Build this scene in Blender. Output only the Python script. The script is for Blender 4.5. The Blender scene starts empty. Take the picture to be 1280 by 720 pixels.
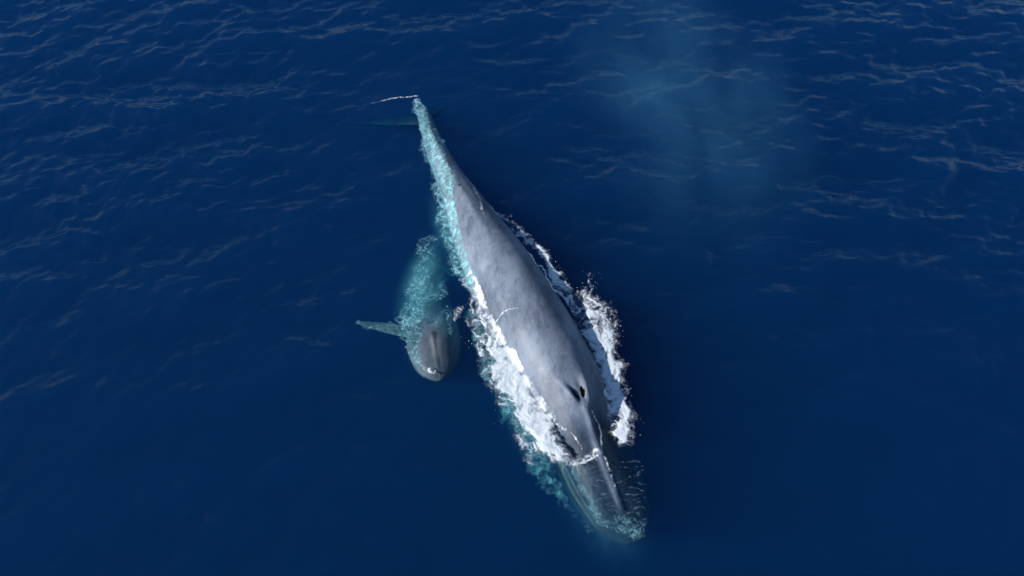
import bpy, bmesh, math, random
import numpy as np
from mathutils import Vector, Matrix
from mathutils.bvhtree import BVHTree

random.seed(4); R = math.radians
sc = bpy.context.scene
col = sc.collection

# ------------------------------------------------------------------ camera
CAM_H, PITCH, VFOV = 29.0, 56.0, 40.0
cam = bpy.data.objects.new('camera', bpy.data.cameras.new('camera'))
col.objects.link(cam); sc.camera = cam
cam.location = (0, 0, CAM_H)
cam.rotation_euler = (R(90 - PITCH), 0, 0)
cam.data.sensor_fit = 'VERTICAL'; cam.data.sensor_height = 24
cam.data.lens = 12 / math.tan(R(VFOV / 2))
cam.data.clip_end = 20000

# ------------------------------------------------------------------ light
SUN_EL, SUN_AZ = 31.0, 192.0            # azimuth of the sun's side, measured from +X
sd = Vector((math.cos(R(SUN_EL)) * math.cos(R(SUN_AZ)), math.cos(R(SUN_EL)) * math.sin(R(SUN_AZ)), math.sin(R(SUN_EL))))
sun = bpy.data.objects.new('sun', bpy.data.lights.new('sun', 'SUN'))
col.objects.link(sun)
sun.data.energy = 5.0; sun.data.angle = R(0.5); sun.data.color = (1, .972, .935)
sun.rotation_euler = sd.to_track_quat('Z', 'Y').to_euler()
w = bpy.data.worlds.new('World'); sc.world = w; w.use_nodes = True
nt = w.node_tree; bg = nt.nodes['Background']
sky = nt.nodes.new('ShaderNodeTexSky'); sky.sky_type = 'NISHITA'; sky.sun_disc = False
sky.sun_elevation = R(SUN_EL); sky.sun_rotation = R(90 - SUN_AZ); sky.air_density = 1.2; sky.dust_density = .25; sky.ozone_density = 6.0
nt.links.new(sky.outputs[0], bg.inputs[0]); bg.inputs[1].default_value = .095
vs = sc.view_settings; vs.view_transform = 'Standard'; vs.look = 'None'; vs.exposure = 0; vs.gamma = 1
vs.use_curve_mapping = False
cy = sc.cycles
cy.max_bounces = 8; cy.transparent_max_bounces = 12; cy.volume_bounces = 1; cy.caustics_reflective = False
cy.sample_clamp_indirect = 4; cy.use_denoising = True

# ------------------------------------------------------------------ helpers
def at(px, py, z=0.0):
    """point at height z seen at pixel (px, py) of the 1280x720 picture"""
    f = math.tan(R(VFOV / 2)) / 360.0
    a, b = (px - 640) * f, (360 - py) * f
    p = R(PITCH)
    d = Vector((a, math.cos(p) + b * math.sin(p), -math.sin(p) + b * math.cos(p)))
    t = (z - CAM_H) / d.z
    return Vector((d.x * t, d.y * t, z))

def tag(o, label=None, cat=None, group=None, kind=None):
    for k, v in (('label', label), ('category', cat), ('group', group), ('kind', kind)):
        if v: o[k] = v
    return o

def sstep(a, b, x):
    t = np.clip((x - a) / (b - a), 0, 1); return t * t * (3 - 2 * t)

_rng = np.random.RandomState(11)
_perm = np.concatenate([_rng.permutation(256)] * 2)
_ang = _rng.rand(256) * 2 * np.pi
_gx, _gy = np.cos(_ang), np.sin(_ang)
def perlin(x, y):
    xi, yi = np.floor(x).astype(int), np.floor(y).astype(int)
    xf, yf = x - xi, y - yi
    u, v = xf**3 * (xf * (xf * 6 - 15) + 10), yf**3 * (yf * (yf * 6 - 15) + 10)
    def g(i, j):
        h = _perm[(_perm[(xi + i) & 255] + yi + j) & 255]
        return _gx[h] * (xf - i) + _gy[h] * (yf - j)
    a = g(0, 0) * (1 - u) + g(1, 0) * u; b = g(0, 1) * (1 - u) + g(1, 1) * u
    return (a * (1 - v) + b * v) * 1.5
def fbm(x, y, o=4, gain=.5):
    s = 0; a = 1; n = 0
    for i in range(o):
        s = s + a * perlin(x * 2**i + 17.3 * i, y * 2**i - 9.1 * i); n += a; a *= gain
    return s / n
def ridged(x, y, o=4, gain=.55):
    s = 0; a = 1; n = 0
    for i in range(o):
        s = s + a * (1 - np.abs(perlin(x * 2**i + 5.7 * i, y * 2**i + 3.3 * i)) * 2.2); n += a; a *= gain
    return np.clip(s / n, 0, 1)

def catmull(pts, n):
    P = np.array([list(p) for p in pts], float)
    P = np.vstack([2 * P[0] - P[1], P, 2 * P[-1] - P[-2]])
    out = []
    for i in range(1, len(P) - 2):
        t = np.linspace(0, 1, 40, endpoint=False)[:, None]
        a, b, c, d = P[i - 1], P[i], P[i + 1], P[i + 2]
        out.append(.5 * (2 * b + (c - a) * t + (2 * a - 5 * b + 4 * c - d) * t**2 + (3 * b - a - 3 * c + d) * t**3))
    out.append(P[-2][None]); Q = np.vstack(out)
    L = np.concatenate([[0], np.cumsum(np.linalg.norm(np.diff(Q, axis=0), axis=1))])
    s = np.linspace(0, L[-1], n)
    return np.stack([np.interp(s, L, Q[:, k]) for k in range(Q.shape[1])], 1), L[-1]

def mesh_np(name, V, F, mat, parent=None, smooth=True, attrs=None):
    me = bpy.data.meshes.new(name)
    V = np.asarray(V, np.float32); F = np.asarray(F, np.int32)
    me.vertices.add(len(V)); me.vertices.foreach_set('co', V.ravel())
    k = F.shape[1]
    me.loops.add(F.size); me.loops.foreach_set('vertex_index', F.ravel())
    me.polygons.add(len(F)); me.polygons.foreach_set('loop_start', np.arange(len(F), dtype=np.int32) * k)
    me.polygons.foreach_set('loop_total', np.full(len(F), k, np.int32))
    me.update(calc_edges=True)
    if smooth: me.polygons.foreach_set('use_smooth', np.ones(len(F), bool))
    for an, av in (attrs or {}).items():
        a = me.attributes.new(an, 'FLOAT', 'POINT'); a.data.foreach_set('value', np.asarray(av, np.float32).ravel())
    me.materials.append(mat)
    o = bpy.data.objects.new(name, me); col.objects.link(o)
    if parent: o.parent = parent
    return o

def nodes(name):
    m = bpy.data.materials.new(name); m.use_nodes = True
    m.node_tree.nodes.clear(); return m, m.node_tree
def N(nt, typ, ins=None, **kw):
    n = nt.nodes.new(typ)
    for k, v in kw.items(): setattr(n, k, v)
    for k, v in (ins or {}).items():
        if hasattr(v, 'is_output'): nt.links.new(v, n.inputs[k])
        else: n.inputs[k].default_value = v
    return n
def ramp(nt, fac, stops, interp='LINEAR'):
    n = N(nt, 'ShaderNodeValToRGB', {0: fac}); e = n.color_ramp.elements; n.color_ramp.interpolation = interp
    while len(e) > 1: e.remove(e[-1])
    e[0].position = stops[0][0]; e[0].color = (*stops[0][1], 1)
    for p, c in stops[1:]:
        k = e.new(p); k.color = (*c, 1)
    return n

# ------------------------------------------------------------------ the sea
def ocean_tile(n, L, lo, hi, wind, slope, seed, power=3.6, spread=2.0):
    r = np.random.RandomState(seed)
    k1 = np.fft.fftfreq(n, L / n) * 2 * np.pi
    kx, ky = np.meshgrid(k1, k1, indexing='ij'); k = np.hypot(kx, ky); k[0, 0] = 1
    c = (kx * math.cos(wind) + ky * math.sin(wind)) / k
    amp = k ** (-power / 2 - .5) * (np.abs(c) ** spread + .06) * (k > 2 * np.pi / hi) * np.exp(-(k * lo / 6.28) ** 2)
    F = amp * (r.randn(n, n) + 1j * r.randn(n, n)); F[0, 0] = 0
    h = np.fft.ifft2(F).real
    gx = np.fft.ifft2(np.fft.fft2(h) * 1j * kx).real
    return h * slope / gx.std() / 1.4, L
def sample(tile, x, y, rot):
    h, L = tile; n = h.shape[0]; c, s = math.cos(rot), math.sin(rot)
    u = ((c * x + s * y) / L * n) % n; v = ((-s * x + c * y) / L * n) % n
    i, j = np.floor(u).astype(int), np.floor(v).astype(int); a, b = u - i, v - j
    i %= n; j %= n
    i2, j2 = (i + 1) % n, (j + 1) % n
    return h[i, j] * (1 - a) * (1 - b) + h[i2, j] * a * (1 - b) + h[i, j2] * (1 - a) * b + h[i2, j2] * a * b
T1 = ocean_tile(1024, 71, .35, 6.5, R(110), .15, 3, power=3.3)
T2 = ocean_tile(512, 23.7, .22, 2.6, R(72), .15, 8, power=3.2, spread=3)
T3 = ocean_tile(512, 17.3, .16, 1.7, R(97), .12, 9, power=2.8, spread=1.6)

AX, AXL = catmull([at(*p) for p in ((798, 670), (775, 622), (753, 575), (725, 510), (696, 455), (664, 400), (630, 342), (597, 282), (566, 222), (542, 172), (526, 126))], 401)
def near_axis(x, y):
    """distance to the big whale's axis and position along it (0 snout, 1 tail)"""
    d = np.full(x.shape, 1e9); u = np.zeros(x.shape)
    for i in range(0, 401, 8):
        q = np.hypot(x - AX[i, 0], y - AX[i, 1]); m = q < d; d = np.where(m, q, d); u = np.where(m, i / 400, u)
    return d, u
def water_h(x, y):
    x, y = np.asarray(x, float), np.asarray(y, float)
    far = np.hypot(x, y - 18)
    fade = 1 - sstep(60, 200, far)
    d, u = near_axis(x, y)
    calm = 1 - .72 * np.exp(-(d / 5.5) ** 2)
    calm = calm * (.5 + .5 * sstep(10, 27, y))
    wide = .55 + .45 * sstep(-.25, .35, fbm(x * .09 + 3, y * .14, 2))
    h = (sample(T1, x, y, 0) + sample(T2, x, y, .3) * wide) * calm * fade
    h = h + sample(T3, x, y, .9) * (1 - sstep(45, 75, far)) * calm * (.5 + wide * .5)
    # short ripples raised where the water slides over the snout
    m = np.exp(-(d / 1.9) ** 2) * sstep(.26, .17, u) if False else np.exp(-(d / 1.9) ** 2) * (1 - sstep(.17, .25, u))
    h = h + m * .022 * ridged(x * 1.1 + 4, y * 3.3 - x * .8, 2)
    m2 = np.exp(-(d / 1.6) ** 2) * sstep(.5, .7, u)
    h = h + m2 * .035 * fbm(x * 1.7, y * 1.7, 3)
    return h

def coords(lo, hi, flo, fhi, step, fine, edge, n_out=34):
    a = np.concatenate([np.arange(lo, flo, step), np.arange(flo, fhi, fine), np.arange(fhi, hi, step)])
    g = np.geomspace(step, edge, n_out)
    return np.concatenate([(a[0] - np.cumsum(g))[::-1], a, a[-1] + np.cumsum(g)])

m, nt = nodes('sea_water')
tc = N(nt, 'ShaderNodeTexCoord')
n1 = N(nt, 'ShaderNodeTexNoise', {'Vector': tc.outputs['Object'], 'Scale': 5.5, 'Detail': 3, 'Roughness': .6})
bm1 = N(nt, 'ShaderNodeBump', {'Height': n1.outputs[0], 'Strength': .6, 'Distance': .02})
geo = N(nt, 'ShaderNodeNewGeometry')
dt = N(nt, 'ShaderNodeVectorMath', {0: bm1.outputs[0], 1: geo.outputs['Incoming']}, operation='DOT_PRODUCT')
da = N(nt, 'ShaderNodeMath', {0: dt.outputs['Value']}, operation='ABSOLUTE')
om = N(nt, 'ShaderNodeMath', {0: 1.0, 1: da.outputs[0]}, operation='SUBTRACT', use_clamp=True)
p5 = N(nt, 'ShaderNodeMath', {0: om.outputs[0], 1: 5.0}, operation='POWER')
fr = N(nt, 'ShaderNodeMath', {0: p5.outputs[0], 1: .98, 2: .02}, operation='MULTIPLY_ADD')
gl = N(nt, 'ShaderNodeBsdfGlossy', {'Roughness': .03, 'Normal': bm1.outputs[0]})
tr = N(nt, 'ShaderNodeBsdfTransparent')
mx = N(nt, 'ShaderNodeMixShader', {0: fr.outputs[0], 1: tr.outputs[0], 2: gl.outputs[0]})
# water body: scattering per metre and absorption per metre, red lost first
SC = (.0016, .0152, .050); AB = (.42, .135, .095)
sca = N(nt, 'ShaderNodeVolumeScatter', {'Color': (*[c / .2 for c in SC], 1), 'Density': .2, 'Anisotropy': 0.0})
ab = N(nt, 'ShaderNodeVolumeAbsorption', {'Color': (*[1 - c for c in AB], 1), 'Density': 1.0})
av = N(nt, 'ShaderNodeAddShader', {0: sca.outputs[0], 1: ab.outputs[0]})
out = N(nt, 'ShaderNodeOutputMaterial', {'Surface': mx.outputs[0], 'Volume': av.outputs[0]})
SEA = m

xs = coords(-36, 36, -9, 11, .11, .055, 900)
ys = coords(-2, 50, 6, 33, .11, .055, 900)
X, Y = np.meshgrid(xs, ys, indexing='ij'); Z = water_h(X, Y)
nx, ny = X.shape
V = np.stack([X, Y, Z], -1).reshape(-1, 3)
idx = np.arange(nx * ny).reshape(nx, ny)
F = np.stack([idx[:-1, :-1], idx[1:, :-1], idx[1:, 1:], idx[:-1, 1:]], -1).reshape(-1, 4)
rim = np.concatenate([idx[:-1, 0], idx[-1, :-1], idx[:0:-1, -1], idx[0, :0:-1]])
base = len(V); B = V[rim].copy(); B[:, 2] = -90
cen = len(V) + len(B)
V = np.vstack([V, B, [[0, 0, -90]]])
k = len(rim); q = np.arange(k); q2 = (q + 1) % k
SF = np.stack([rim[q], base + q, base + q2, rim[q2]], -1)
F = np.vstack([F, SF])
# bottom as quads fanned from the centre (pairs of rim edges)
if k % 2 == 0:
    e = np.arange(0, k, 2)
    F = np.vstack([F, np.stack([np.full(len(e), cen), base + (e + 2) % k, base + (e + 1) % k, base + e], -1)])
water = mesh_np('water', V, F, SEA)
tag(water, kind='structure')

# ------------------------------------------------------------------ whales
def skin(name, pale, dark):
    m, nt = nodes(name)
    tc = N(nt, 'ShaderNodeTexCoord')
    mp = N(nt, 'ShaderNodeMapping', {'Vector': tc.outputs['Object'], 'Rotation': (0, 0, R(-20)), 'Scale': (1.0, .45, 1)})
    big = N(nt, 'ShaderNodeTexNoise', {'Vector': mp.outputs[0], 'Scale': .75, 'Detail': 5, 'Roughness': .55})
    mot = N(nt, 'ShaderNodeTexNoise', {'Vector': mp.outputs[0], 'Scale': 4.5, 'Detail': 6, 'Roughness': .62, 'Distortion': .5})
    vor = N(nt, 'ShaderNodeTexNoise', {'Vector': mp.outputs[0], 'Scale': 15, 'Detail': 3, 'Roughness': .6})
    a = N(nt, 'ShaderNodeMath', {0: big.outputs[0], 1: .6}, operation='MULTIPLY')
    b = N(nt, 'ShaderNodeMath', {0: mot.outputs[0], 1: .28, 2: a.outputs[0]}, operation='MULTIPLY_ADD')
    c = N(nt, 'ShaderNodeMath', {0: vor.outputs[0], 1: .12, 2: b.outputs[0]}, operation='MULTIPLY_ADD')
    cr = ramp(nt, c.outputs[0], [(.40, dark), (.5, tuple((p + d) / 2 for p, d in zip(pale, dark))), (.585, pale)])
    nb = N(nt, 'ShaderNodeTexNoise', {'Vector': mp.outputs[0], 'Scale': 9, 'Detail': 5, 'Roughness': .6})
    bp = N(nt, 'ShaderNodeBump', {'Height': nb.outputs[0], 'Strength': .2, 'Distance': .04})
    rg = N(nt, 'ShaderNodeMapRange', {0: mot.outputs[0], 1: .3, 2: .7, 3: .34, 4: .56})
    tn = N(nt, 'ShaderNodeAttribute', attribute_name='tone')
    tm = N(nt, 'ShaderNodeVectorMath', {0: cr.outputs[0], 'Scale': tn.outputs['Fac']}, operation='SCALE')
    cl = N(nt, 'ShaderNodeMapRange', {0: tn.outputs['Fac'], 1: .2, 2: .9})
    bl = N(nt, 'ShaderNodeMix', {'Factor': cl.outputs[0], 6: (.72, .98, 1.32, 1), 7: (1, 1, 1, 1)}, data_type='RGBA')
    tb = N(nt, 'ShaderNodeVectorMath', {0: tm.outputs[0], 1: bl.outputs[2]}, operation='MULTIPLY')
    p = N(nt, 'ShaderNodeBsdfPrincipled', {'Base Color': tb.outputs[0], 'Roughness': rg.outputs[0], 'Normal': bp.outputs[0], 'IOR': 1.34, 'Specular IOR Level': .4})
    N(nt, 'ShaderNodeOutputMaterial', {'Surface': p.outputs[0]})
    return m
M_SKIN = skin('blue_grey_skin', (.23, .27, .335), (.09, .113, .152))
M_CALF = skin('calf_skin', (.19, .215, .24), (.09, .11, .13))
m, nt = nodes('wet_black'); p = N(nt, 'ShaderNodeBsdfPrincipled', {'Base Color': (.002, .002, .003, 1), 'Roughness': 1, 'Specular IOR Level': 0.0})
N(nt, 'ShaderNodeOutputMaterial', {'Surface': p.outputs[0]}); M_BLACK = m

def fin_mesh(root, tip, chord, tipc, sweep_back, thick, curve=.0, n=26, up=Vector((0, 0, 1))):
    """a tapered foil from root to tip; chord points along sweep_back"""
    V, F = [], []; m_ = 20
    span = tip - root; fwd = sweep_back.normalized()
    nrm = span.cross(fwd).normalized()
    for i in range(n + 1):
        t = i / n
        c = (chord * (1 - t) + tipc * t) * math.sqrt(max(0, 1 - t ** 6)) * (1 + .25 * math.sin(math.pi * t))
        th = thick * (1 - .8 * t) * math.sqrt(max(0, 1 - t ** 6)) + .004
        o = root + span * t + fwd * (curve * t * t)
        for j in range(m_):
            a = 2 * math.pi * j / m_
            x = .5 * math.cos(a); z = .5 * math.sin(a) * (1 - .45 * math.cos(a))
            V.append(o + fwd * (c * x) + nrm * (th * z))
    for i in range(n):
        for j in range(m_):
            a, b = i * m_ + j, i * m_ + (j + 1) % m_
            F.append((a, b, b + m_, a + m_))
    F2 = [tuple(range(m_))[::-1], tuple(range(n * m_, (n + 1) * m_))]
    return V, F + F2

def build_whale(name, axis, L, prof, fins, mat, detail, tone):
    ns, nr = axis.shape[0], 120
    u = np.linspace(0, 1, ns)
    A = axis[:, :2]
    T = np.gradient(A, axis=0); T /= np.linalg.norm(T, axis=1)[:, None]
    S = np.stack([-T[:, 1], T[:, 0]], 1)                      # sideways
    P = {k: np.interp(u, prof['u'], prof[k]) for k in ('w', 'top', 'h', 'pw')}
    ker = np.exp(-np.linspace(-2, 2, 21) ** 2); ker /= ker.sum()
    for k_ in P:
        if k_ == 'w': src = np.pad(P[k_], 10, mode='reflect', reflect_type='odd')
        else: src = np.pad(P[k_], 10, mode='edge')
        P[k_] = np.convolve(src, ker, 'valid')
    P['w'] = np.maximum(P['w'], .002)
    # the snout closes as a round arc, not a point
    cap = np.sqrt(np.clip(1 - (1 - np.clip(u / prof['cap'], 0, 1)) ** 2, 0, 1))
    P['w'] *= cap; hh = P['h'] * (.15 + .85 * cap)
    th = np.linspace(0, 2 * np.pi, nr, endpoint=False)
    U, TH = np.meshgrid(u, th, indexing='ij')
    ct, st = np.cos(TH), np.sin(TH)
    pw = P['pw'][:, None]
    cx = np.sign(ct) * np.abs(ct) ** (2 / 2.15)
    cz = np.where(st > 0, np.abs(st) ** (2 / pw), -np.abs(st) ** .95)
    upf = .42                                                # share of the height above the widest line
    ht, hb = hh * upf * prof['upk'], hh * (1 - upf)
    zc = P['top'] - ht
    x = P['w'][:, None] * cx
    z = zc[:, None] + np.where(st > 0, ht[:, None] * cz, hb[:, None] * cz)
    # head: rostrum plate narrower than the lower jaw, with a lip groove between
    hd = 1 - sstep(prof['lip'] * .7, prof['lip'] * 1.1, U)
    el = np.arctan2(st, np.abs(ct))
    above = sstep(.22, .42, el)
    x = x * (1 - .13 * hd * above) * (1 - .10 * hd * np.exp(-((el - .30) / .12) ** 2) * .3)
    z = z - .0 * L / 25 * hd * np.exp(-((el - .30) / .12) ** 2) * cap[:, None]
    dz = detail(U, x, P['w'][:, None], L)
    z = z + dz * sstep(.0, .35, st)
    V = np.empty((ns, nr, 3))
    V[..., 0] = A[:, None, 0] + S[:, None, 0] * x; V[..., 1] = A[:, None, 1] + S[:, None, 1] * x; V[..., 2] = z
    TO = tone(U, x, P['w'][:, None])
    bm = bmesh.new(); lay = bm.verts.layers.float.new('tone')
    vs_ = [[bm.verts.new(V[i, j]) for j in range(nr)] for i in range(ns)]
    for i in range(ns):
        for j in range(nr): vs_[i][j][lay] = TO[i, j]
    for i in range(ns - 1):
        for j in range(nr):
            j2 = (j + 1) % nr
            bm.faces.new((vs_[i][j], vs_[i][j2], vs_[i + 1][j2], vs_[i + 1][j]))
    bm.faces.new(vs_[0][::-1]); bm.faces.new(vs_[-1])
    bmesh.ops.recalc_face_normals(bm, faces=bm.faces)
    me = bpy.data.meshes.new(name); bm.to_mesh(me); bm.free()
    o = bpy.data.objects.new(name, me); col.objects.link(o); me.materials.append(mat)
    res = o.data
    for Vf, Ff in fins:
        for attempt in range(6):
            b2 = bmesh.new(); l2 = b2.verts.layers.float.new('tone'); k2 = .013 * attempt
            vv = [b2.verts.new(Vector(v) + Vector((k2, -k2, k2 * .7))) for v in Vf]
            for v in vv: v[l2] = 2.1
            for f in Ff: b2.faces.new([vv[i] for i in f])
            bmesh.ops.recalc_face_normals(b2, faces=b2.faces)
            fm = bpy.data.meshes.new('fin'); b2.to_mesh(fm); b2.free(); fm.materials.append(mat)
            fo = bpy.data.objects.new('fin', fm); col.objects.link(fo)
            md = o.modifiers.new('union', 'BOOLEAN'); md.operation = 'UNION'; md.object = fo; md.solver = 'EXACT'
            bpy.context.view_layer.update()
            new = bpy.data.meshes.new_from_object(o.evaluated_get(bpy.context.evaluated_depsgraph_get()))
            o.modifiers.clear(); bpy.data.objects.remove(fo)
            ok = len(new.vertices) > len(res.vertices) * .97
            print(name, 'union', attempt, len(res.vertices), len(new.vertices))
            if ok: o.data = res = new; break
    res.polygons.foreach_set('use_smooth', np.ones(len(res.polygons), bool))
    if len(res.materials) == 0: res.materials.append(mat)
    return o

def fr_(axis, u, side=0.0, z=0.0):
    n = axis.shape[0]; i = min(n - 2, max(1, int(u * (n - 1)))); f = u * (n - 1)
    j = min(n - 2, int(f)); p = axis[j] * (1 - (f - j)) + axis[j + 1] * (f - j)
    t = axis[i + 1] - axis[i - 1]; t = t / np.hypot(t[0], t[1])
    return Vector((p[0] - t[1] * side, p[1] + t[0] * side, z))
def tan_(axis, u):
    i = min(axis.shape[0] - 2, max(1, int(u * (axis.shape[0] - 1)))); t = axis[i + 1] - axis[i - 1]
    return Vector((t[0], t[1], 0)).normalized()

print('AXIS LENGTH', AXL)
BH = .232                                                    # blowholes, share of the length
def detail_big(U, x, w, L):
    d = np.zeros(U.shape)
    # ridge from the blowholes to the snout
    rd = sstep(.02, .06, U) * (1 - sstep(BH - .03, BH + .01, U))
    d += rd * (.11 * np.exp(-(x / .12) ** 2) + .05 * np.exp(-(x / .5) ** 2))
    # splash guard: raised flesh in front of and between the nostrils
    lx = np.abs(x); du = (U - BH) * L
    d += .30 * np.exp(-((lx - .36 - .18 * du) / .14) ** 2 - ((du + .05) / .6) ** 2)
    d += .20 * np.exp(-(x / .28) ** 2 - ((du + .75) / .6) ** 2)
    d -= .10 * np.exp(-((lx - (.13 + .17 * np.clip(du, -.5, .6))) / .055) ** 2 - (du / .42) ** 4)
    # shallow hollow behind the head and low swells of the back
    d -= .10 * np.exp(-((lx - .95) / .4) ** 2 - ((du - .2) / 1.6) ** 2)
    d -= .07 * np.exp(-((lx - 1.1) / .35) ** 2) * np.exp(-((U - .12) / .05) ** 2)
    d += .05 * np.exp(-(x / .16) ** 2) * sstep(.5, .72, U)
    d += .018 * fbm(U * 20, x * .6, 2) * sstep(.02, .1, U) * (1 - sstep(.8, .95, U))
    return d
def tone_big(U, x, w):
    # darker upper jaw, paler keel: partly whale colouring, partly shade put into the tone
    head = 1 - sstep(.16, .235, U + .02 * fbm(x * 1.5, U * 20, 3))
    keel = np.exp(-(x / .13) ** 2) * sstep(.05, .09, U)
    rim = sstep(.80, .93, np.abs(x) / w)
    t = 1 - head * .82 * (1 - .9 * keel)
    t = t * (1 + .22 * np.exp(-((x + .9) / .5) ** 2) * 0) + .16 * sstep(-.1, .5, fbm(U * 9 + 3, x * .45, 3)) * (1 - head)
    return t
def tone_calf(U, x, w):
    t = .72 + .35 * np.exp(-(x / .05) ** 2) * (1 - sstep(.2, .25, U)) + .5 * sstep(.25, .42, U)
    t = t + .3 * sstep(.2, .7, perlin(x * 5.5 / (.3 + U * 2.2), U * 3)) * (1 - sstep(.15, .3, U))
    return t
prof = dict(
    u=[0, .04, .10, .16, .23, .30, .38, .46, .54, .62, .70, .78, .86, .93, 1.0],
    w=[.85, 1.20, 1.50, 1.62, 1.64, 1.68, 1.72, 1.72, 1.62, 1.36, 1.04, .72, .56, .44, .34],
    top=[-.85, -.50, -.24, .10, .80, 1.12, 1.24, 1.2, 1.04, .80, .52, .22, -.04, -.24, -.42],
    h=[.55, 1.3, 2.3, 2.9, 3.4, 3.7, 3.7, 3.5, 3.1, 2.6, 2.1, 1.6, 1.15, .8, .35],
    pw=[3.2, 3.2, 2.9, 2.2, 1.7, 1.42, 1.34, 1.3, 1.3, 1.3, 1.35, 1.5, 1.6, 1.7, 1.9],
    cap=.05, lip=.26, upk=1.0)
fl = 1.0
fins = []
fz = -.80
for s in (1, -1):
    r0 = fr_(AX, .975, 0, fz); t0 = tan_(AX, .975)
    side = Vector((-t0.y, t0.x, 0)) * s
    tw = (t0 * .93 + Vector((0, 0, -.36))).normalized()        # flukes pitched down at the end of the stroke
    tipf = at(440, 156, -3.4) if s > 0 else at(578, 122, -3.9)
    fins.append(fin_mesh(r0 - side * .12, tipf, 1.25, .25, tw, .2, curve=.35))
    # flippers, deep under the chest
    r1 = fr_(AX, .33, s * 1.7, -1.9); t1 = tan_(AX, .33); sd1 = Vector((-t1.y, t1.x, 0)) * s
    fins.append(fin_mesh(r1, r1 + sd1 * .7 + t1 * 2.4 + Vector((0, 0, -2.2)), .95, .3, t1, .28, curve=.3))
rd = fr_(AX, .715, 0, .25); td = tan_(AX, .715)
fins.append(fin_mesh(rd, rd + td * .34 + Vector((0, 0, .24)), .5, .12, td, .09, curve=.1))
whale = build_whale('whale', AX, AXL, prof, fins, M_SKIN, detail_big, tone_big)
tag(whale, 'large blue grey whale with two open blowholes breaking the surface between white foam', 'whale')

dg = bpy.context.evaluated_depsgraph_get()
def bvh_of(*objs):
    vs_, ps_ = [], []
    for o in objs:
        b = len(vs_); vs_ += [v.co.copy() for v in o.data.vertices]; ps_ += [tuple(i + b for i in p.vertices) for p in o.data.polygons]
    return BVHTree.FromPolygons(vs_, ps_)
BVH = bvh_of(whale)
def surf(bv, x, y):
    h = bv.ray_cast(Vector((x, y, 6)), Vector((0, 0, -1)))
    return -9 if h[0] is None else h[0].z

def lens_on(name, axis, L, uc, s, off, slope, length, width, parent, mat, bv):
    """a dark opening lying in the skin"""
    V, F = [], []; n = 20; m_ = 8
    for i in range(n + 1):
        t = i / n * 2 - 1
        du = t * length / 2; wdt = width * math.sqrt(max(0, 1 - t * t)) * (1 - .35 * t) + .002
        for j in range(m_ + 1):
            q = j / m_ * 2 - 1 + .25 * math.sin(t * 5 + s) * (1 - t * t)
            sx = s * (off + slope * du) + q * wdt / 2
            p = fr_(axis, uc + du / L, sx, 0)
            z = surf(bv, p.x, p.y)
            V.append((p.x, p.y, z + .022))
    for i in range(n):
        for j in range(m_):
            a = i * (m_ + 1) + j; F.append((a, a + 1, a + m_ + 2, a + m_ + 1))
    return mesh_np(name, V, F, mat, parent)
for s in (1, -1):
    lens_on('blowhole', AX, AXL, BH, s, .15, .19, .50, .09 if s > 0 else .145, whale, M_BLACK, BVH)

# calf ---------------------------------------------------------------
CX, CL = catmull([at(*p) for p in ((549, 472), (543, 440), (538, 400), (537, 360), (543, 322), (553, 290), (564, 262))], 301)
print('CALF LENGTH', CL)
def detail_calf(U, x, w, L):
    d = np.zeros(U.shape); rd = sstep(.02, .08, U) * (1 - sstep(.2, .26, U))
    d += rd * (.022 * np.exp(-(x / .10) ** 2)); d -= rd * .008 * np.exp(-((np.abs(x) - .16) / .07) ** 2)
    d += .07 * np.exp(-(x / .16) ** 2 - ((U - .24) * L / .25) ** 2)
    d += .02 * fbm(U * 20, x * 1.5, 3) * sstep(.02, .1, U)
    return d
profc = dict(
    u=[0, .05, .12, .2, .3, .4, .5, .6, .7, .8, .9, 1.0],
    w=[.50, .74, .98, 1.14, 1.18, 1.08, .92, .72, .52, .34, .2, .12],
    top=[-.26, -.10, -.03, -.05, -.34, -.78, -1.3, -1.95, -2.7, -3.5, -4.3, -5.0],
    h=[.4, .8, 1.3, 1.6, 1.8, 1.7, 1.5, 1.2, .9, .65, .42, .2],
    pw=[2.2, 2.1, 2.0, 1.9, 1.9, 1.9, 1.8, 1.8, 1.7, 1.7, 1.7, 1.8], cap=.09, lip=.28, upk=1.0)
cf = []
for s, tip in ((1, at(446, 402, -.75)), (-1, None)):
    r0 = fr_(CX, .30, s * .75, -.8)
    t0 = tan_(CX, .30); side = Vector((-t0.y, t0.x, 0)) * s
    if tip is None: tip = r0 + side * 1.3 + t0 * .9 + Vector((0, 0, -1.0))
    cf.append(fin_mesh(r0, tip, .58, .26, t0, .09, curve=-.05 if s > 0 else .1))
    r1 = fr_(CX, .96, 0, -4.85); t1 = tan_(CX, .96); s1 = Vector((-t1.y, t1.x, 0)) * s
    cf.append(fin_mesh(r1 - s1 * .05, r1 + s1 * 1.05 + t1 * .35 + Vector((0, 0, -.1)), .55, .1, t1, .1, curve=.1))
calf = build_whale('whale', CX, CL, profc, cf, M_CALF, detail_calf, tone_calf)
tag(calf, 'small calf whale swimming mostly under turquoise water with one flipper held out', 'whale')
BVC = bvh_of(calf)
for s in (1, -1):
    lens_on('blowhole', CX, CL, .25, s, .04, .2, .10, .018, calf, M_BLACK, BVC)

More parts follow.
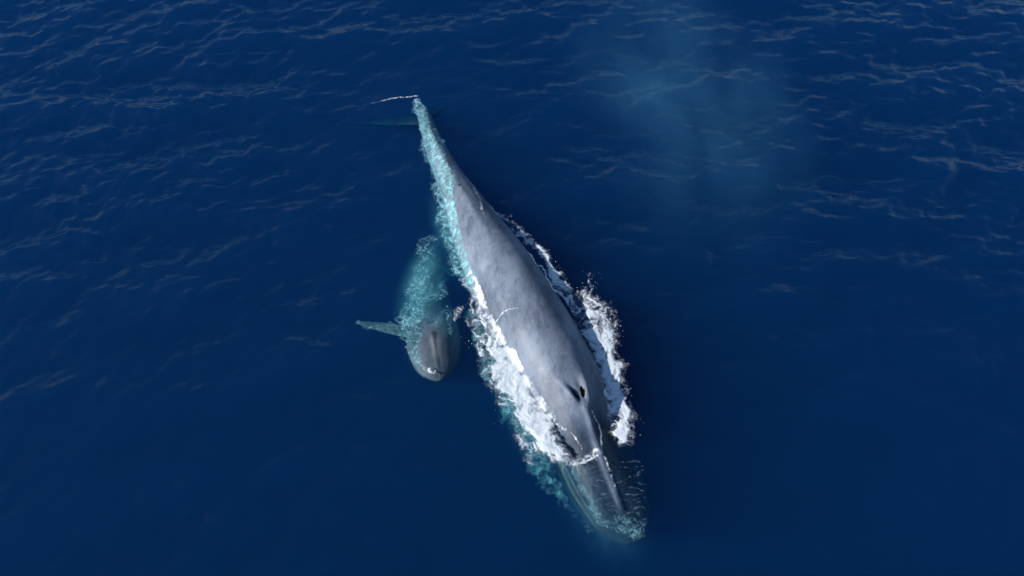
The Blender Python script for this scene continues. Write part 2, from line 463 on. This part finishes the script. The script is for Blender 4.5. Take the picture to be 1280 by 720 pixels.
# ------------------------------------------------------------------ foam
def foam_mat(name, colr, rough_scale):
    m, nt = nodes(name)
    at_ = N(nt, 'ShaderNodeAttribute', attribute_name='froth')
    tc = N(nt, 'ShaderNodeTexCoord')
    n = N(nt, 'ShaderNodeTexNoise', {'Vector': tc.outputs['Object'], 'Scale': rough_scale, 'Detail': 4, 'Roughness': .65})
    a = N(nt, 'ShaderNodeMath', {0: n.outputs[0], 1: .5}, operation='SUBTRACT')
    b = N(nt, 'ShaderNodeMath', {0: a.outputs[0], 1: .55, 2: at_.outputs['Fac']}, operation='MULTIPLY_ADD')
    c = N(nt, 'ShaderNodeMapRange', {0: b.outputs[0], 1: .04, 2: .8})
    bp = N(nt, 'ShaderNodeBump', {'Height': n.outputs[0], 'Strength': .35, 'Distance': .04})
    d = N(nt, 'ShaderNodeBsdfDiffuse', {'Color': (*colr, 1), 'Normal': bp.outputs[0]})
    tl = N(nt, 'ShaderNodeBsdfTranslucent', {'Color': (*colr, 1)})
    dm = N(nt, 'ShaderNodeMixShader', {0: .2, 1: d.outputs[0], 2: tl.outputs[0]})
    t = N(nt, 'ShaderNodeBsdfTransparent')
    x = N(nt, 'ShaderNodeMixShader', {0: c.outputs[0], 1: t.outputs[0], 2: dm.outputs[0]})
    N(nt, 'ShaderNodeOutputMaterial', {'Surface': x.outputs[0]})
    return m
M_FOAM = foam_mat('sea_foam', (.90, .955, .99), 7)
M_BUB = foam_mat('bubbly_water', (.36, .68, .72), 7)

def foam(name, label, cat, strokes, mat, step=.03, lift=.03, lump=.085, climb=.25, lace=.6, solid=1.0, veil=1.0, warp=1.0, onskin=False, under=0.0, bv=None, seed=0., fine=1.0, stretch=1.0):
    """a lacy sheet along strokes of (px, py, half width m, strength)"""
    S = []
    for st in strokes:
        q, _ = catmull([(at(a, b).x, at(a, b).y, c, d) for a, b, c, d in st], max(12, 8 * len(st))); S.append(q)
    allp = np.vstack(S); pad = allp[:, 2].max() + .3
    ax = np.array([AX[0, 0] - AX[300, 0], AX[0, 1] - AX[300, 1]]); ax /= np.linalg.norm(ax); sx = np.array([-ax[1], ax[0]])
    A = allp[:, :2] @ ax; Bq = allp[:, :2] @ sx
    ga = np.arange(A.min() - pad, A.max() + pad, step); gb = np.arange(Bq.min() - pad, Bq.max() + pad, step)
    GA, GB = np.meshgrid(ga, gb, indexing='ij')
    # domain warp makes the outline curl
    wa = GA + warp * .38 * fbm(GA * .9 + seed, GB * .9, 3) + warp * .12 * fbm(GA * 3.1, GB * 3.1 + seed, 2)
    wb = GB + warp * .38 * fbm(GA * .9 + 40, GB * .9 + seed, 3) + warp * .12 * fbm(GA * 3.1 + 9 + seed, GB * 3.1, 2)
    D = np.zeros(GA.shape)
    for q in S:
        qa, qb = q[:, :2] @ ax, q[:, :2] @ sx
        for i in range(len(q) - 1):
            dx, dy = qa[i + 1] - qa[i], qb[i + 1] - qb[i]; l2 = dx * dx + dy * dy + 1e-9
            t = np.clip(((wa - qa[i]) * dx + (wb - qb[i]) * dy) / l2, 0, 1)
            dist = np.hypot(wa - qa[i] - t * dx, wb - qb[i] - t * dy)
            wd = q[i, 2] * (1 - t) + q[i + 1, 2] * t; I = q[i, 3] * (1 - t) + q[i + 1, 3] * t
            D = np.maximum(D, I * (1 - sstep(.15, 1.0, dist / wd)))
    n1_ = ridged(wa * 1.5 * fine / stretch + seed, wb * 1.7 * fine, 5, .68)
    n2_ = np.clip(.5 + .8 * fbm(wa * 2.6 * fine / stretch, wb * 2.6 * fine + seed, 5, .62), 0, 1)
    n3_ = np.clip(.5 + .8 * fbm(wa * .8 + 31, wb * .8 + seed, 3), 0, 1)
    core = sstep(.50, 1.02, D + .62 * (n2_ - .5) + .3 * (n3_ - .5))
    halo = sstep(.02, .5, D + .45 * (n3_ - .5))
    web = sstep(.50, .86, n1_ + .16 * (n2_ - .5) + .22 * (D - .5))
    dens = np.clip(core * solid + halo * web * lace * 1.35 + .26 * halo * n2_ * veil, 0, 1) * (.70 + .30 * np.clip(n2_ * .9 + n3_ * .6, 0, 1)) * (.82 + .18 * n1_)
    dens *= sstep(0, .12, D)
    PX = GA * ax[0] + GB * sx[0]; PY = GA * ax[1] + GB * sx[1]
    Z0 = water_h(PX, PY)
    keep = dens > .02
    kf = keep[:-1, :-1] | keep[1:, :-1] | keep[1:, 1:] | keep[:-1, 1:]
    use = np.zeros(GA.shape, bool)
    use[:-1, :-1] |= kf; use[1:, :-1] |= kf; use[1:, 1:] |= kf; use[:-1, 1:] |= kf
    if under > 0:
        Zf = Z0 - under - .5 * under * (1 - D)
    else:
        Zf = Z0 + lift + lump * D * dens * (.2 + .3 * np.clip(n2_ * 1.5 - .3, 0, 1) + .9 * n3_)
    ii = np.argwhere(use)
    if bv:
        for i, j in ii:
            z = surf(bv, PX[i, j], PY[i, j])
            if onskin and z > -5: Zf[i, j] = max(z + .015, Z0[i, j] + .02); continue
            if z > -5:
                zs = z + .02 + .3 * lump * dens[i, j] * n2_[i, j]
                if under > 0: Zf[i, j] = max(Zf[i, j], min(zs, Z0[i, j] + .35))
                elif zs > Zf[i, j]:
                    Zf[i, j] = min(zs, Z0[i, j] + climb + .3 * D[i, j] * n2_[i, j])
    num = -np.ones(GA.shape, int); num[use] = np.arange(use.sum())
    V = np.stack([PX[use], PY[use], Zf[use]], 1)
    fi, fj = np.nonzero(kf)
    F = np.stack([num[fi, fj], num[fi, fj + 1], num[fi + 1, fj + 1], num[fi + 1, fj]], 1)
    o = mesh_np(name, V, F, mat, attrs={'froth': dens[use]})
    tag(o, label, cat, kind='stuff')
    return o

# ---- white water along the near (picture left) flank of the big whale
foam('foam', 'thick white foam churned along the lit flank of the large whale', 'foam', [
    [(597, 300, .2, .45), (596, 330, .42, .9), (598, 360, .45, .85), (608, 392, .7, .7), (617, 420, .85, .75), (630, 452, 1.1, .95), (648, 487, 1.1, 1.05), (666, 522, 1.05, 1.05), (686, 556, .9, 1.0), (704, 578, .55, .9)],
    [(704, 581, .4, .8), (724, 578, .36, .62), (747, 568, .26, .66)],
    [(588, 350, .45, .45), (596, 400, .5, .5), (606, 450, .45, .45), (622, 490, .5, .4), (650, 540, .45, .4), (664, 575, .3, .4)],
    [(590, 378, .15, .5), (594, 425, .15, .55), (603, 452, .12, .55)],
    [(574, 394, .3, .5), (582, 380, .2, .4)],
], M_FOAM, bv=BVH, climb=.22, seed=2.0)
foam('foam', 'white foam ribbon and curling froth beside the shaded flank of the large whale', 'foam', [
    [(614, 258, .14, .5), (642, 284, .28, .65), (669, 309, .34, .8), (692, 339, .38, .95), (709, 366, .36, .85), (722, 388, .4, .8)],
    [(642, 299, .10, .75), (671, 332, .14, .85), (693, 359, .15, .9), (713, 388, .16, .85)],
    [(722, 372, .6, .5), (738, 386, 1.15, .64), (748, 405, 1.2, .8), (756, 440, .95, .95), (767, 475, .85, .82), (774, 510, .75, .92), (778, 545, .6, .98)],
    [(752, 392, .3, .55), (770, 400, .28, .65), (764, 418, .3, .5)],
    [(735, 345, .2, .4), (740, 360, .2, .4)],
], M_FOAM, bv=BVH, climb=.10, seed=7.7)
foam('foam', 'thin white water films with painted highlights on the head and back of the large whale', 'foam', [  # highlights along the water film edges are painted as white strokes
    [(730, 517, .05, .6), (742, 528, .07, .8), (750, 546, .07, .8), (752, 566, .06, .7)],
    [(682, 527, .04, .45), (700, 533, .06, .65), (716, 546, .05, .6), (728, 562, .06, .7)],
    [(618, 409, .05, .6), (634, 402, .07, .7), (652, 404, .05, .55)],
    [(752, 566, .07, .7), (762, 590, .07, .5), (772, 612, .06, .4)],
    [(590, 226, .06, .4), (595, 242, .14, .7), (601, 262, .12, .65), (606, 280, .06, .4)],  # white highlight on the back, painted as a streak
    [(706, 584, .1, .7), (728, 579, .09, .7), (746, 571, .08, .8)],
], M_FOAM, bv=BVH, onskin=True, seed=4.4, fine=2.2, lace=.8, warp=.3)
# ---- bubbles under the surface
foam('bubbles', 'turquoise bubble lace with caustic light painted in over the sunken tail stock of the large whale', 'bubbles', [  # the lace also paints the caustic light net on the flank
    [(522, 126, .42, .8), (533, 155, .6, .82), (545, 195, .75, .82), (557, 235, 1.0, .82), (568, 275, 1.05, .8), (578, 315, .85, .75), (590, 355, .7, .7)],
], M_BUB, under=.10, bv=BVH, lace=.75, solid=.15, veil=2.0, seed=3.3, fine=1.9, stretch=1.3)
foam('bubbles', 'turquoise bubbly water under the thick foam beside the large whale', 'bubbles', [
    [(594, 380, .7, .5), (612, 430, .8, .55), (646, 500, .85, .58), (672, 560, .7, .55), (694, 600, .4, .4), (716, 632, .35, .36), (744, 658, .25, .34)],
], M_BUB, under=.6, lace=.3, solid=.25, veil=1.6, seed=5.1)
foam('bubbles', 'fine pale bubbles washing over the sunken snout of the large whale', 'bubbles', [
    [(718, 590, .18, .75), (730, 615, .18, .75), (752, 642, .2, .8), (778, 662, .25, .8), (800, 664, .25, .7), (806, 640, .15, .4)],
    [(772, 648, .3, .4), (790, 655, .55, .5)],
], M_BUB, under=.08, bv=BVH, lace=.3, solid=.1, veil=.8, seed=5.9, fine=2.4)
foam('bubbles', 'turquoise bubbles trailing over the shoulder of the calf', 'bubbles', [
    [(536, 300, .6, .35), (526, 330, .8, .5), (522, 365, .95, .75), (512, 398, .8, .75), (514, 430, .45, .6), (525, 455, .2, .4)],
    [(545, 370, .5, .45), (554, 350, .4, .4)],
    [(446, 400, .12, .35), (470, 403, .26, .45), (495, 404, .3, .55)],
    [(540, 400, .35, .3), (560, 385, .35, .38), (566, 410, .2, .3)],
], M_BUB, under=.2, bv=BVC, lace=.5, solid=.12, veil=1.1, seed=9.3, fine=1.9)
foam('foam', 'small bright splash of foam at the snout tip of the calf', 'foam', [
    [(509, 432, .08, .45), (520, 450, .1, .5), (530, 461, .1, .55)],
    [(537, 463, .13, .9), (541, 467, .15, 1.0)], [(545, 470, .1, .8), (548, 466, .08, .6)],
], M_FOAM, bv=BVC, lump=.06, climb=.1, seed=1.3, fine=2.6, warp=.7)
foam('foam', 'thin white trail of foam off the fluke tip of the large whale', 'foam', [
    [(464, 131, .04, .3), (476, 128, .06, .5), (490, 125, .08, .7), (505, 123, .06, .7), (522, 121, .07, .6)],
], M_FOAM, bv=BVH, lump=.04, climb=.1, seed=6.1, fine=2.4, warp=.25)
M_THIN = foam_mat('painted_ripple_light', (.34, .46, .55), 7)  # pale colour stands for light on surface ripples, painted as streaks
rp = []
for k_, yy in enumerate(range(584, 662, 5)):
    t_ = (yy - 584) / 76
    xl, xr = 716 + 62 * t_, 800 + 6 * t_; off = 5 * math.sin(k_ * 2.3)
    rp.append([(xl + (xr - xl) * q_ + off, yy - 9 * q_ + 3 * math.sin(k_ + q_ * 7), .045, .2 + .4 * max(0, math.sin(k_ * 1.7 + q_ * 9))) for q_ in (0, .2, .4, .6, .8, 1)])
foam('bubbles', 'thin pale streaks painting the light of ripples across the sunken snout of the large whale', 'bubbles', rp, M_THIN, under=.03, lace=.25, solid=.3, veil=1.0, warp=.45, seed=8.8, fine=1.6, stretch=.5)
# ------------------------------------------------------------------ drifting mist of the blow
m, nt = nodes('blow_mist')
tc = N(nt, 'ShaderNodeTexCoord')
ln = N(nt, 'ShaderNodeVectorMath', {0: tc.outputs['Object']}, operation='LENGTH')
fo_ = N(nt, 'ShaderNodeMapRange', {0: ln.outputs['Value'], 1: 1.0, 2: .15, 3: 0.0, 4: 1.0})
mn = N(nt, 'ShaderNodeTexNoise', {'Vector': tc.outputs['Object'], 'Scale': 2.1, 'Detail': 4, 'Roughness': .55, 'Distortion': .4})
mr = N(nt, 'ShaderNodeMapRange', {0: mn.outputs[0], 1: .40, 2: .68, 3: 0.0, 4: 1.0})
mm = N(nt, 'ShaderNodeMath', {0: fo_.outputs[0], 1: mr.outputs[0]}, operation='MULTIPLY')
md_ = N(nt, 'ShaderNodeMath', {0: mm.outputs[0], 1: .07}, operation='MULTIPLY')
v = N(nt, 'ShaderNodeVolumeScatter', {'Color': (.18, .62, 1, 1), 'Density': md_.outputs[0]})
N(nt, 'ShaderNodeOutputMaterial', {'Volume': v.outputs[0]})
bm = bmesh.new(); bmesh.ops.create_icosphere(bm, subdivisions=5, radius=1)
me = bpy.data.meshes.new('mist'); bm.to_mesh(me); bm.free(); me.materials.append(m)
o = bpy.data.objects.new('mist', me); col.objects.link(o)
o.location = at(856, 120, 3.0); o.scale = (6.0, 11, 2.3); o.rotation_euler.z = R(8)
tag(o, 'faint pale mist drifting over the dark sea', 'mist', kind='stuff')

# ------------------------------------------------------------------ flying droplets
bm = bmesh.new()
rr = random.Random(5)
lines = [((735, 380), (772, 395), (765, 440), (785, 520), (780, 550)), ((575, 390), (604, 450), (640, 520), (668, 580)), ((660, 300), (700, 350)), ((735, 350), (745, 372))]
for ln_ in lines:
    for _ in range(20 * len(ln_)):
        i = rr.randrange(len(ln_) - 1); t = rr.random(); a, b = ln_[i], ln_[i + 1]
        p = at(a[0] + (b[0] - a[0]) * t + rr.gauss(0, 7), a[1] + (b[1] - a[1]) * t + rr.gauss(0, 6))
        z = float(water_h(np.array([p.x]), np.array([p.y]))[0]) + abs(rr.gauss(.03, .1)) + .01
        sz = .006 + .012 * rr.random() ** 3
        bmesh.ops.create_icosphere(bm, subdivisions=1, radius=sz, matrix=Matrix.Translation((p.x, p.y, z)) @ Matrix.Diagonal((1, 1 + rr.random(), .8, 1)))
me = bpy.data.meshes.new('spray'); bm.to_mesh(me); bm.free()
m, nt = nodes('spray_water'); p = N(nt, 'ShaderNodeBsdfPrincipled', {'Base Color': (.85, .88, .9, 1), 'Roughness': .3})
N(nt, 'ShaderNodeOutputMaterial', {'Surface': p.outputs[0]}); me.materials.append(m)
o = bpy.data.objects.new('spray', me); col.objects.link(o)
tag(o, 'fine white droplets thrown off the foam around the two whales', 'spray', kind='stuff')

# ------------------------------------------------------------------ milky aerated water
def milk(px, py, z, sx, sy, sz, rot, dens, label, colr=(.35, .92, .98)):
    m, nt = nodes('aerated_water')
    tc = N(nt, 'ShaderNodeTexCoord')
    ln = N(nt, 'ShaderNodeVectorMath', {0: tc.outputs['Object']}, operation='LENGTH')
    fo_ = N(nt, 'ShaderNodeMapRange', {0: ln.outputs['Value'], 1: 1.0, 2: .2, 3: 0.0, 4: 1.0})
    fs_ = N(nt, 'ShaderNodeMath', {0: fo_.outputs[0], 1: 2.0}, operation='POWER')
    mn = N(nt, 'ShaderNodeTexNoise', {'Vector': tc.outputs['Object'], 'Scale': 2.6, 'Detail': 5, 'Roughness': .6, 'Distortion': .6})
    mr = N(nt, 'ShaderNodeMapRange', {0: mn.outputs[0], 1: .38, 2: .62, 3: 0.15, 4: 1.0})
    mm = N(nt, 'ShaderNodeMath', {0: fs_.outputs[0], 1: mr.outputs[0]}, operation='MULTIPLY')
    md_ = N(nt, 'ShaderNodeMath', {0: mm.outputs[0], 1: dens}, operation='MULTIPLY')
    v = N(nt, 'ShaderNodeVolumeScatter', {'Color': (*colr, 1), 'Density': md_.outputs[0]})
    N(nt, 'ShaderNodeOutputMaterial', {'Volume': v.outputs[0]})
    bm = bmesh.new(); bmesh.ops.create_icosphere(bm, subdivisions=4, radius=1)
    me = bpy.data.meshes.new('aerated_water'); bm.to_mesh(me); bm.free(); me.materials.append(m)
    o = bpy.data.objects.new('aerated_water', me); col.objects.link(o)
    o.location = at(px, py, z); o.scale = (sx, sy, sz); o.rotation_euler.z = R(rot)
    tag(o, label, 'bubbles', kind='stuff')
milk(527, 356, -.75, 1.25, 3.2, .5, -12, 2.6, 'soft turquoise glow of bubbles over the back of the calf')
milk(650, 520, -.9, .95, 4.4, .5, 22, 1.2, 'soft teal cloud of bubbles below the foam of the large whale')
milk(562, 300, -.75, .8, 3.6, .5, 20, 1.2, 'pale turquoise cloud of bubbles along the flank ahead of the tail of the large whale')
milk(541, 428, -.50, 1.45, 1.9, .42, -8, 1.3, 'faint milky water around the sunken head of the calf', (.35, .80, 1.0))
milk(752, 632, -.85, 1.9, 3.2, .70, 24, .9, 'faint milky water around the sunken snout of the large whale', (.30, .72, 1.0))
